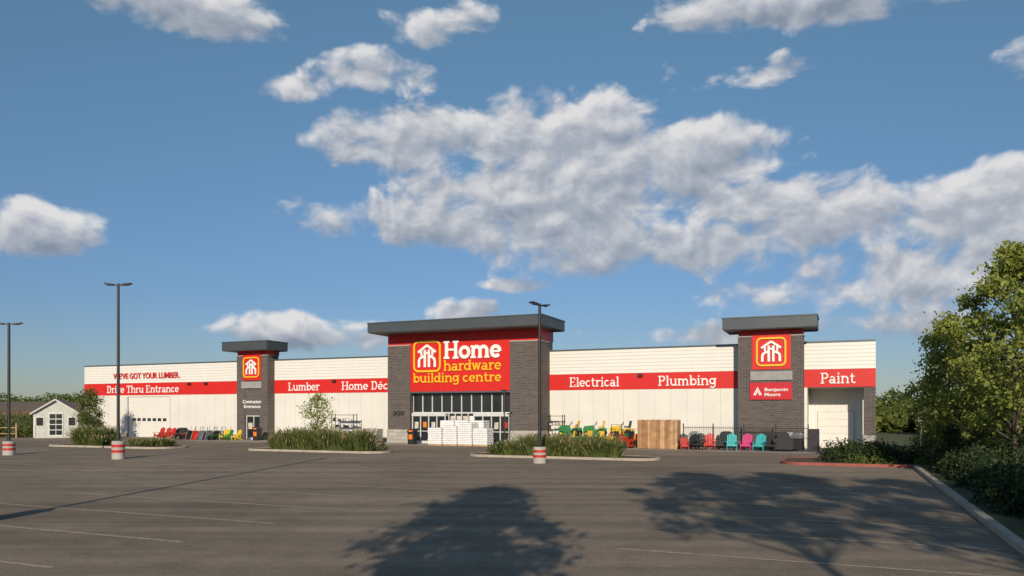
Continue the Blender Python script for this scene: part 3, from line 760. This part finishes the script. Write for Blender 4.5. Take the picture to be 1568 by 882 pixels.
def rack(s, w, wd, h, n, fill=True, name='shelving_rack'):
    mb = MB()
    for x in (-wd/2, wd/2):
        for y in (-.25, .25): mb.cbox((x, y, h/2), (.05, .05, h), 'black_plastic')
    r2 = random.Random(int(abs(s)*10))
    for i in range(n):
        z = .15+i*(h-.25)/(n-1); mb.cbox((0, 0, z), (wd, .55, .04), 'black_plastic')
        if i < n-1 and fill:
            x = -wd/2+.2
            while x < wd/2-.15:
                q = r2.uniform(.12, .3); mb.cbox((x, -.05, z+.02+q/2), (.2, .3, q), r2.choice(['bag', 'steel', 'black_plastic', 'poster', 'frame_white'])); x += .28
    site(mb, name, s, w)
def bin_(s, w):
    mb = MB(); mb.prism([(-.26, 0), (-.3, .95), (.3, .95), (.26, 0)], -.28, .28, 'black_plastic')
    mb.prism([(-.33, .95), (-.3, 1.1), (-.15, 1.24), (.15, 1.24), (.3, 1.1), (.33, .95)], -.31, .31, 'black_plastic')
    mb.cbox((0, -.3, .6), (.36, .02, .4), 'orange'); mb.cbox((0, -.315, 1.08), (.34, .02, .13), 'orange')
    site(mb, 'garbage_bin', s, w, bevel=.02)
chair(-63.5, -2.6, 'red_paint'); chair(-62.5, -2.7, 'red_paint', .1); chair(-61.6, -3.0, 'red_paint', -.1)
grill(-61.2, -1.9, 0, True, 1.0)
for i, c_ in enumerate(['black_plastic', 'red_paint', 'black_plastic', 'red_paint', 'steel']): wheelbarrow(-60.6+i*.75, -2.6-.1*(i % 2), c_, .1*(i-2), i > 1)
for i, c_ in enumerate(['steel', 'steel', 'black_plastic']): wheelbarrow(-57.2+i*.8, -2.9, c_, .2*(i-1))
for i in range(3): wheelbarrow(-57.9+i*1.0, -1.4, ['steel', 'green_paint', 'steel'][i], .15*i, True)
chair(-54.9, -2.9, 'yellow_paint', .2, .95); chair(-54.1, -3.3, 'green_paint', -.2, .9); chair(-53.4, -3.0, 'yellow_paint', -.2, .9); wheelbarrow(-55.7, -3.4, 'green_paint', 0, False)
bin_(-51.3, -2.6); bin_(-34.1, -3.9)
rack(-42.4, -1.6, 2.3, 2.45, 5); rack(-22.6, -1.3, 1.2, 2.4, 4)
mb = MB()
for i in range(2):
    for k in range(4): mb.cbox((i*1.35+.02*k, 0, .25+k*.27), (1.15, 1.0-.03*k, .25), 'stone_base')
    for x in (-.45, 0, .45): mb.cbox((i*1.35+x, 0, .06), (.1, 1.0, .11), 'wood_b')
site(mb, 'stone_pallet', -40.0, -2.6, bevel=.03)
def pallet(s, w, layers, seed, dx=0):
    r2 = random.Random(seed); mb = MB()
    for y in (-.5, 0, .5): mb.cbox((0, y, .06), (1.2, .09, .09), 'wood_b')
    for x in range(7): mb.cbox((-.54+x*.18, 0, .122), (.12, 1.1, .025), 'wood_b')
    N = 5; rim = [(a, 0) for a in range(N)]+[(N-1, b2) for b2 in range(1, N)]+[(a, N-1) for a in range(N-2, -1, -1)]+[(0, b2) for b2 in range(N-2, 0, -1)]
    for L in range(layers):
        for i in range(3):
            for j in range(2):
                x, y, dx_, dy_ = (-.4+i*.4, -.28+j*.56, .4, .56)
                if L % 2: x, y, dx_, dy_ = (-.3+j*.6, -.37+i*.37, .6, .37)
                c = (x+r2.uniform(-.015, .015), y+r2.uniform(-.025, .025), .2+L*.14)
                vs = []; fs = []
                for side in (1, -1):
                    for a in range(N):
                        for b2 in range(N):
                            u, v = a/(N-1)*2-1, b2/(N-1)*2-1; bul = (1-u**4)*(1-v**4)
                            vs.append((c[0]+u*dx_/2, c[1]+v*dy_/2, c[2]+side*(.055+.02*bul)+r2.uniform(-.004, .004)))
                for sd in range(2):
                    o = sd*N*N
                    for a in range(N-1):
                        for b2 in range(N-1):
                            q = (o+a*N+b2, o+(a+1)*N+b2, o+(a+1)*N+b2+1, o+a*N+b2+1); fs.append(q if sd == 0 else q[::-1])
                for k in range(len(rim)):
                    p, q = rim[k], rim[(k+1) % len(rim)]; i0 = p[0]*N+p[1]; i1 = q[0]*N+q[1]
                    fs.append((i1, i0, i0+N*N, i1+N*N))
                mb.add(vs, fs, 'bag')
    return site(mb, 'salt_bag_pallet', s, w, smooth=False)
for i in range(4): pallet(-31.1+i*1.3, -5.0, [9, 10, 12, 9][i], 80+i)
for i in range(3): pallet(-30.7+i*1.3, -3.75, 13, 90+i)
G_, Y_, R_, K_ = 'green_paint', 'yellow_paint', 'red_paint', 'black_plastic'
for s_, w_, a_, b_, r_, z_, t_ in ((-21.0, -3.4, G_, Y_, .2, 0, 1), (-19.6, -3.3, G_, Y_, 1.2, 0, 0), (-18.5, -3.6, G_, Y_, 1.4, 0, 0), (-17.4, -3.4, Y_, K_, 1.5, 0, 1), (-16.4, -3.4, R_, K_, 1.2, 0, 0),
        (-21.3, -1.5, G_, Y_, 0, .75, 0), (-19.3, -1.5, G_, Y_, .1, .75, 0), (-17.2, -1.5, Y_, K_, 0, .75, 0)):
    mower(s_, w_, a_, b_, r_, .014+z_, t_)
mb = MB()
for x in (-2.9, -1.0, 1.0, 2.9):
    for y in (-.6, .6): mb.cbox((x, y, .33), (.08, .08, .66), 'black_plastic')
mb.cbox((0, 0, .7), (6.2, 1.4, .08), 'wood_b'); mb.cbox((0, 0, .3), (6.0, .06, .06), 'black_plastic')
site(mb, 'display_platform', -19.25, -1.5)
mb = MB()
for x, c_ in ((-.9, 'orange'), (-.3, 'red_paint'), (.3, 'green_paint'), (.9, 'orange')): mb.cbox((x, 0, .5), (.5, .4, 1.0), c_); mb.tube([(x-.15, .1, 1.0), (x-.15, .25, 1.35), (x+.15, .25, 1.35), (x+.15, .1, 1.0)], .02, 'black_plastic', 5)
site(mb, 'boxed_snow_blowers', -16.9, -2.2)
mb = MB(); r2 = random.Random(3)
for side, (y0, y1) in enumerate(((-.6, -.56), (.5, .54))):
    for i in range(19):
        x = -1.42+i*.15; mb.box(x, x+.14, y0-r2.uniform(0, .01), y1, .02, 2.06+r2.uniform(-.02, .02), r2.choice(['wood_a', 'wood_b', 'wood_a', 'wood_c']))
for z in (.3, 1.0, 1.75): mb.box(-1.43, 1.43, -.55, .49, z, z+.1, 'wood_c')
for i in range(7): mb.box(-1.445, -1.435, -.54+i*.15, -.41+i*.15, .02, 2.04, 'wood_b'); mb.box(1.435, 1.45, -.54+i*.15, -.41+i*.15, .02, 2.04, 'wood_a')
mb.box(-1.4, 1.38, -.5, .48, 1.9, 1.96, 'wood_b')
site(mb, 'timber_crate', -14.05, -3.3)
mb = MB(); n = 66
for i in range(n+1):
    x = -8.4*(1-i/n); mb.cbox((x, 0, .85), (.018, .018, 1.55), 'pole_dark')
for z in (.15, 1.5): mb.cbox((-4.2, 0, z), (8.4, .03, .04), 'pole_dark')
for i in range(5): mb.cbox((-8.4+i*2.1, 0, .9), (.07, .07, 1.8), 'pole_dark')
site(mb, 'metal_fence', -4.1, -2.3)
for s_, c_ in ((-10.4, 'red_paint'), (-8.9, 'teal'), (-7.95, 'pink'), (-7.1, 'teal'), (-11.1, 'black_plastic'), (-6.4, 'black_plastic')):
    chair(s_, -4.0, c_, rr.uniform(-.2, .2), 1.05)
for s_ in (-12.2, -11.6, -9.7): chair(s_, -3.6, 'black_plastic', rr.uniform(-.4, .4))
chair(-12.0, -4.6, 'red_paint', .3, .8)
grill(-5.6, -3.9, .1); grill(-4.7, -3.7, -.2, False); grill(-5.3, -2.9, .3, False); grill(-6.5, -3.0); grill(-9.4, -3.0); grill(-11.6, -2.8, 0, False)
mb = MB()
for sg in (-1, 1): mb.cbox((0, sg*.2, .75), (.75, .04, 1.55), 'black_cover', (sg*.26, 0, 0))
site(mb, 'sandwich_board', -3.75, -3.2)
# shed on the left
mb = MB(); mb.M = Matrix.Scale(1.3, 4)
mb.box(-1.5, 1.5, -1.2, 1.2, .0, 2.05, 'shed_grey')
mb.prism([(-1.5, 2.05), (0, 2.95), (1.5, 2.05)], -1.2, 1.2, 'shed_grey')
for sg in (-1, 1):
    mb.add([(sg*1.75, -1.4, 1.93), (0, -1.4, 3.05), (0, 1.4, 3.05), (sg*1.75, 1.4, 1.93), (sg*1.75, -1.4, 1.83), (0, -1.4, 2.95), (0, 1.4, 2.95), (sg*1.75, 1.4, 1.83)],
           [(0, 1, 2, 3), (4, 7, 6, 5), (0, 4, 5, 1), (3, 2, 6, 7), (0, 3, 7, 4)], 'shingle')
    mb.tube([(sg*1.72, -1.42, 1.86), (0, -1.42, 2.98)], .07, 'frame_white', 4)
mb.box(-.5, .5, -1.24, -1.2, .1, 1.98, 'frame_white')
for i in range(2):
    for k in range(4): mb.box(-.43+i*.45, -.03+i*.45, -1.26, -1.24, .25+k*.42, .6+k*.42, 'glass_dark')
for x in (-1.1, 1.1): mb.box(x-.3, x+.3, -1.24, -1.2, .9, 1.65, 'frame_white'); mb.box(x-.23, x+.23, -1.26, -1.24, .97, 1.58, 'glass_dark')
for x in (-1.47, 1.47): mb.box(x-.06, x+.06, -1.25, -1.19, .05, 2.05, 'frame_white')
mb.build('garden_shed', loc=(-46.3, 78.5, 0), rz=.3)
mb = MB()
for i in range(12): mb.cbox((-i*2.2, i*.15, .75), (.1, .1, 1.5), 'wood_b')
for z in (.45, 1.05): mb.tube([(0, -.06, z), (-24.2, 1.59, z)], .04, 'wood_b', 5)
mb.build('rail_fence', loc=(-49.5, 76.5, 0))

# ------------------------------------------------------------------ light
sd = Vector((.088, 1.0, -math.tan(math.radians(21.0))))
L = bpy.data.lights.new('sun', 'SUN'); L.energy = 4.1; L.angle = math.radians(.5); L.color = (1, .87, .70)
lo_ = bpy.data.objects.new('sun', L); COL.objects.link(lo_); lo_.rotation_euler = sd.to_track_quat('-Z', 'Y').to_euler(); lo_.location = (-10, -30, 40)

w = bpy.data.worlds.new('World'); S.world = w; w.use_nodes = True; nt = w.node_tree
for n_ in list(nt.nodes): nt.nodes.remove(n_)
def NN(t): return nt.nodes.new(t)
def MA(op, a, b_=None, c_=None, clamp=False):
    n_ = nt.nodes.new('ShaderNodeMath'); n_.operation = op; n_.use_clamp = clamp
    for i, v in enumerate((a, b_, c_)):
        if v is None: continue
        if isinstance(v, (int, float)): n_.inputs[i].default_value = v
        else: nt.links.new(v, n_.inputs[i])
    return n_.outputs[0]
sky = NN('ShaderNodeTexSky'); sky.sky_type = 'NISHITA'; sky.sun_disc = False
sky.sun_elevation = math.radians(21); sky.sun_rotation = math.radians(185); sky.air_density = 1.0; sky.dust_density = .2; sky.ozone_density = 1.8
tcw = NN('ShaderNodeTexCoord'); sp = NN('ShaderNodeSeparateXYZ'); lk(nt, tcw.outputs['Generated'], sp.inputs[0])
tr_ = NN('ShaderNodeValToRGB'); e = tr_.color_ramp.elements; lk(nt, sp.outputs[2], tr_.inputs[0])
e[0].position = 0; e[0].color = (.38, .42, .54, 1); e[1].position = .5; e[1].color = (.76, .95, .92, 1)
e2 = e.new(.14); e2.color = (.43, .53, .69, 1)
mm = NN('ShaderNodeMixRGB'); mm.blend_type = 'MULTIPLY'; mm.inputs[0].default_value = 1
lk(nt, sky.outputs[0], mm.inputs[1]); lk(nt, tr_.outputs[0], mm.inputs[2])
b1 = NN('ShaderNodeBackground'); lk(nt, mm.outputs[0], b1.inputs[0]); b1.inputs[1].default_value = .11
ow = NN('ShaderNodeOutputWorld'); lk(nt, b1.outputs[0], ow.inputs['Surface'])

# ------------------------------------------------------------------ clouds: a distant backdrop wall of the sky
BANKS = [(-.125,.350,.165,.055,1.2),(.073,.355,.155,.08,1.3),(.231,.326,.155,.06,1.25),(.082,.289,.27,.058,1.3),(-.189,.247,.10,.04,1.0),
 (-.02,.242,.25,.046,1.0),(.182,.205,.25,.044,1.0),(.393,.236,.12,.06,1.1),(.436,.162,.22,.052,.95),(.548,.2256,.12,.056,1.1),
 (.567,.165,.14,.055,.9),(.3,.262,.14,.034,.85),(.014,.166,.05,.012,.6),(-.56,.203,.078,.042,1.2),(-.62,.2,.06,.038,1.1),(-.369,.485,.125,.042,1.1),(-.50,.49,.12,.035,1.0),
 (-.08,.503,.09,.042,.9),(-.172,.437,.09,.034,.7),(-.3,.408,.075,.026,.65),(.325,.505,.16,.042,1.2),(.483,.49,.15,.038,1.1),
 (.2148,.426,.05,.025,.5),(.6,.388,.055,.034,.75),(-.269,.0986,.14,.028,.75),(-.063,.130,.06,.020,.95),(.255,.095,.06,.022,.75),
 (-.19,.095,.07,.02,.7),(.16,.1,.08,.012,.4),(.34,.42,.06,.022,.5),(.5,.1,.22,.03,.65),(.9,.3,.25,.08,1),(-1.0,.3,.25,.07,1),(-.4,.75,.4,.09,.9),(.4,.8,.4,.09,.9),
 (1.25,.2,.2,.06,.9),(-1.3,.2,.2,.06,.9)]
NA, NT = 640, 300
AZ = np.linspace(-1.4, 1.4, NA); TT = np.linspace(.0, 1.0, NT)
A2, T2 = np.meshgrid(AZ, TT)
def field(A, T):
    k = .13; acc = np.zeros_like(A)
    for (a, t, ra, rt, wt) in BANKS:
        e = np.maximum(wt*(1-((A-a)/ra)**2-((T-t)/rt)**2), -1.6); acc += np.exp(e/k)
    return k*np.log(acc+1e-9)
E0 = np.clip(field(A2, T2), -1.5, 1.6)
EU = np.clip(field(A2-.01, T2+.03), -1.0, 1.6); ED = np.clip(field(A2, T2-.03), -1.0, 1.6)
RAD = 2400.0
verts = np.stack([RAD*np.sin(A2), RAD*np.cos(A2), RAD*T2+2.68], -1).reshape(-1, 3)
i_, j_ = np.meshgrid(np.arange(NT-1), np.arange(NA-1), indexing='ij')
q0 = (i_*NA+j_).ravel(); F = np.stack([q0, q0+1, q0+NA+1, q0+NA], 1)
me = bpy.data.meshes.new('sky'); me.vertices.add(len(verts)); me.vertices.foreach_set('co', verts.astype(np.float32).ravel())
me.loops.add(F.size); me.loops.foreach_set('vertex_index', F.ravel().astype(np.int32))
me.polygons.add(len(F)); me.polygons.foreach_set('loop_start', np.arange(0, F.size, 4, dtype=np.int32)); me.polygons.foreach_set('loop_total', np.full(len(F), 4, dtype=np.int32))
me.update(calc_edges=True)
at = me.attributes.new('field', 'FLOAT_VECTOR', 'POINT'); at.data.foreach_set('vector', np.stack([E0, EU, ED], -1).astype(np.float32).ravel())
at = me.attributes.new('dirn', 'FLOAT_VECTOR', 'POINT'); at.data.foreach_set('vector', np.stack([A2, T2, A2*0], -1).astype(np.float32).ravel())
cm = bpy.data.materials.new('cloud_layer'); cm.use_nodes = True; nt = cm.node_tree
for n_ in list(nt.nodes): nt.nodes.remove(n_)
af = NN('ShaderNodeAttribute'); af.attribute_name = 'field'; ad_ = NN('ShaderNodeAttribute'); ad_.attribute_name = 'dirn'
sf = NN('ShaderNodeSeparateXYZ'); lk(nt, af.outputs['Vector'], sf.inputs[0])
def dens(off):
    mp = NN('ShaderNodeMapping'); mp.inputs['Location'].default_value = (off[0]+3.1, off[1]*1.3+1.7, 0); mp.inputs['Scale'].default_value = (1, 1.3, 1)
    lk(nt, ad_.outputs['Vector'], mp.inputs['Vector'])
    w1 = NN('ShaderNodeTexNoise'); w1.noise_dimensions = '2D'; w1.inputs['Scale'].default_value = 9; w1.inputs['Detail'].default_value = 2
    lk(nt, mp.outputs[0], w1.inputs['Vector'])
    wv = NN('ShaderNodeVectorMath'); wv.operation = 'MULTIPLY_ADD'; lk(nt, w1.outputs['Color'], wv.inputs[0]); wv.inputs[1].default_value = (.045, .045, 0); lk(nt, mp.outputs[0], wv.inputs[2])
    n1 = NN('ShaderNodeTexNoise'); n1.noise_dimensions = '2D'; n1.inputs['Scale'].default_value = 9; n1.inputs['Detail'].default_value = 9; n1.inputs['Roughness'].default_value = .52
    lk(nt, wv.outputs[0], n1.inputs['Vector'])
    v = NN('ShaderNodeTexVoronoi'); v.voronoi_dimensions = '2D'; v.feature = 'SMOOTH_F1'; v.inputs['Scale'].default_value = 17; v.inputs['Smoothness'].default_value = .7
    v.inputs['Detail'].default_value = 3; v.inputs['Roughness'].default_value = .55
    lk(nt, wv.outputs[0], v.inputs['Vector'])
    a = MA('MULTIPLY_ADD', n1.outputs['Fac'], 2.3, -1.15)
    return MA('MULTIPLY_ADD', v.outputs['Distance'], -.65, MA('ADD', a, .27))
n0, n1_ = dens((0, 0)), dens((-.007, .016))
D0 = MA('ADD', n0, sf.outputs[0])
s2 = MA('SUBTRACT', sf.outputs[2], sf.outputs[1])     # positive towards the top of a bank
al = NN('ShaderNodeMapRange'); al.interpolation_type = 'SMOOTHSTEP'; lk(nt, MA('MULTIPLY_ADD', s2, .05, D0), al.inputs['Value'])
al.inputs['From Min'].default_value = -.08; al.inputs['From Max'].default_value = .55
alpha = MA('MULTIPLY', al.outputs[0], .95)
s1 = MA('SUBTRACT', n0, n1_)
sh = MA('MULTIPLY_ADD', s1, .55, .56); sh = MA('MULTIPLY_ADD', s2, .17, sh)
sh = MA('SUBTRACT', sh, MA('MULTIPLY', MA('SUBTRACT', D0, .6), .09), clamp=True)
cr = NN('ShaderNodeValToRGB'); e = cr.color_ramp.elements
e[0].position = .12; e[0].color = (.23, .28, .36, 1); e[1].position = .92; e[1].color = (.76, .75, .75, 1)
e2 = e.new(.5); e2.color = (.42, .45, .51, 1)
lk(nt, sh, cr.inputs['Fac'])
em = NN('ShaderNodeEmission'); lk(nt, cr.outputs[0], em.inputs[0]); tp_ = NN('ShaderNodeBsdfTransparent')
mxs = NN('ShaderNodeMixShader'); lk(nt, alpha, mxs.inputs[0]); lk(nt, tp_.outputs[0], mxs.inputs[1]); lk(nt, em.outputs[0], mxs.inputs[2])
ow = NN('ShaderNodeOutputMaterial'); lk(nt, mxs.outputs[0], ow.inputs['Surface'])
try: cm.cycles.emission_sampling = 'NONE'
except Exception: pass
me.materials.append(cm); so = bpy.data.objects.new('sky', me); COL.objects.link(so)

# ------------------------------------------------------------------ camera
cd = bpy.data.cameras.new('camera'); cam = bpy.data.objects.new('camera', cd); COL.objects.link(cam)
cam.location = (0, 0, 2.68); cam.rotation_euler = (math.pi/2, 0, 0)
cd.sensor_width = 36; cd.lens = 26.93; cd.shift_y = .1205; cd.clip_end = 6000; cd.clip_start = .1
S.camera = cam
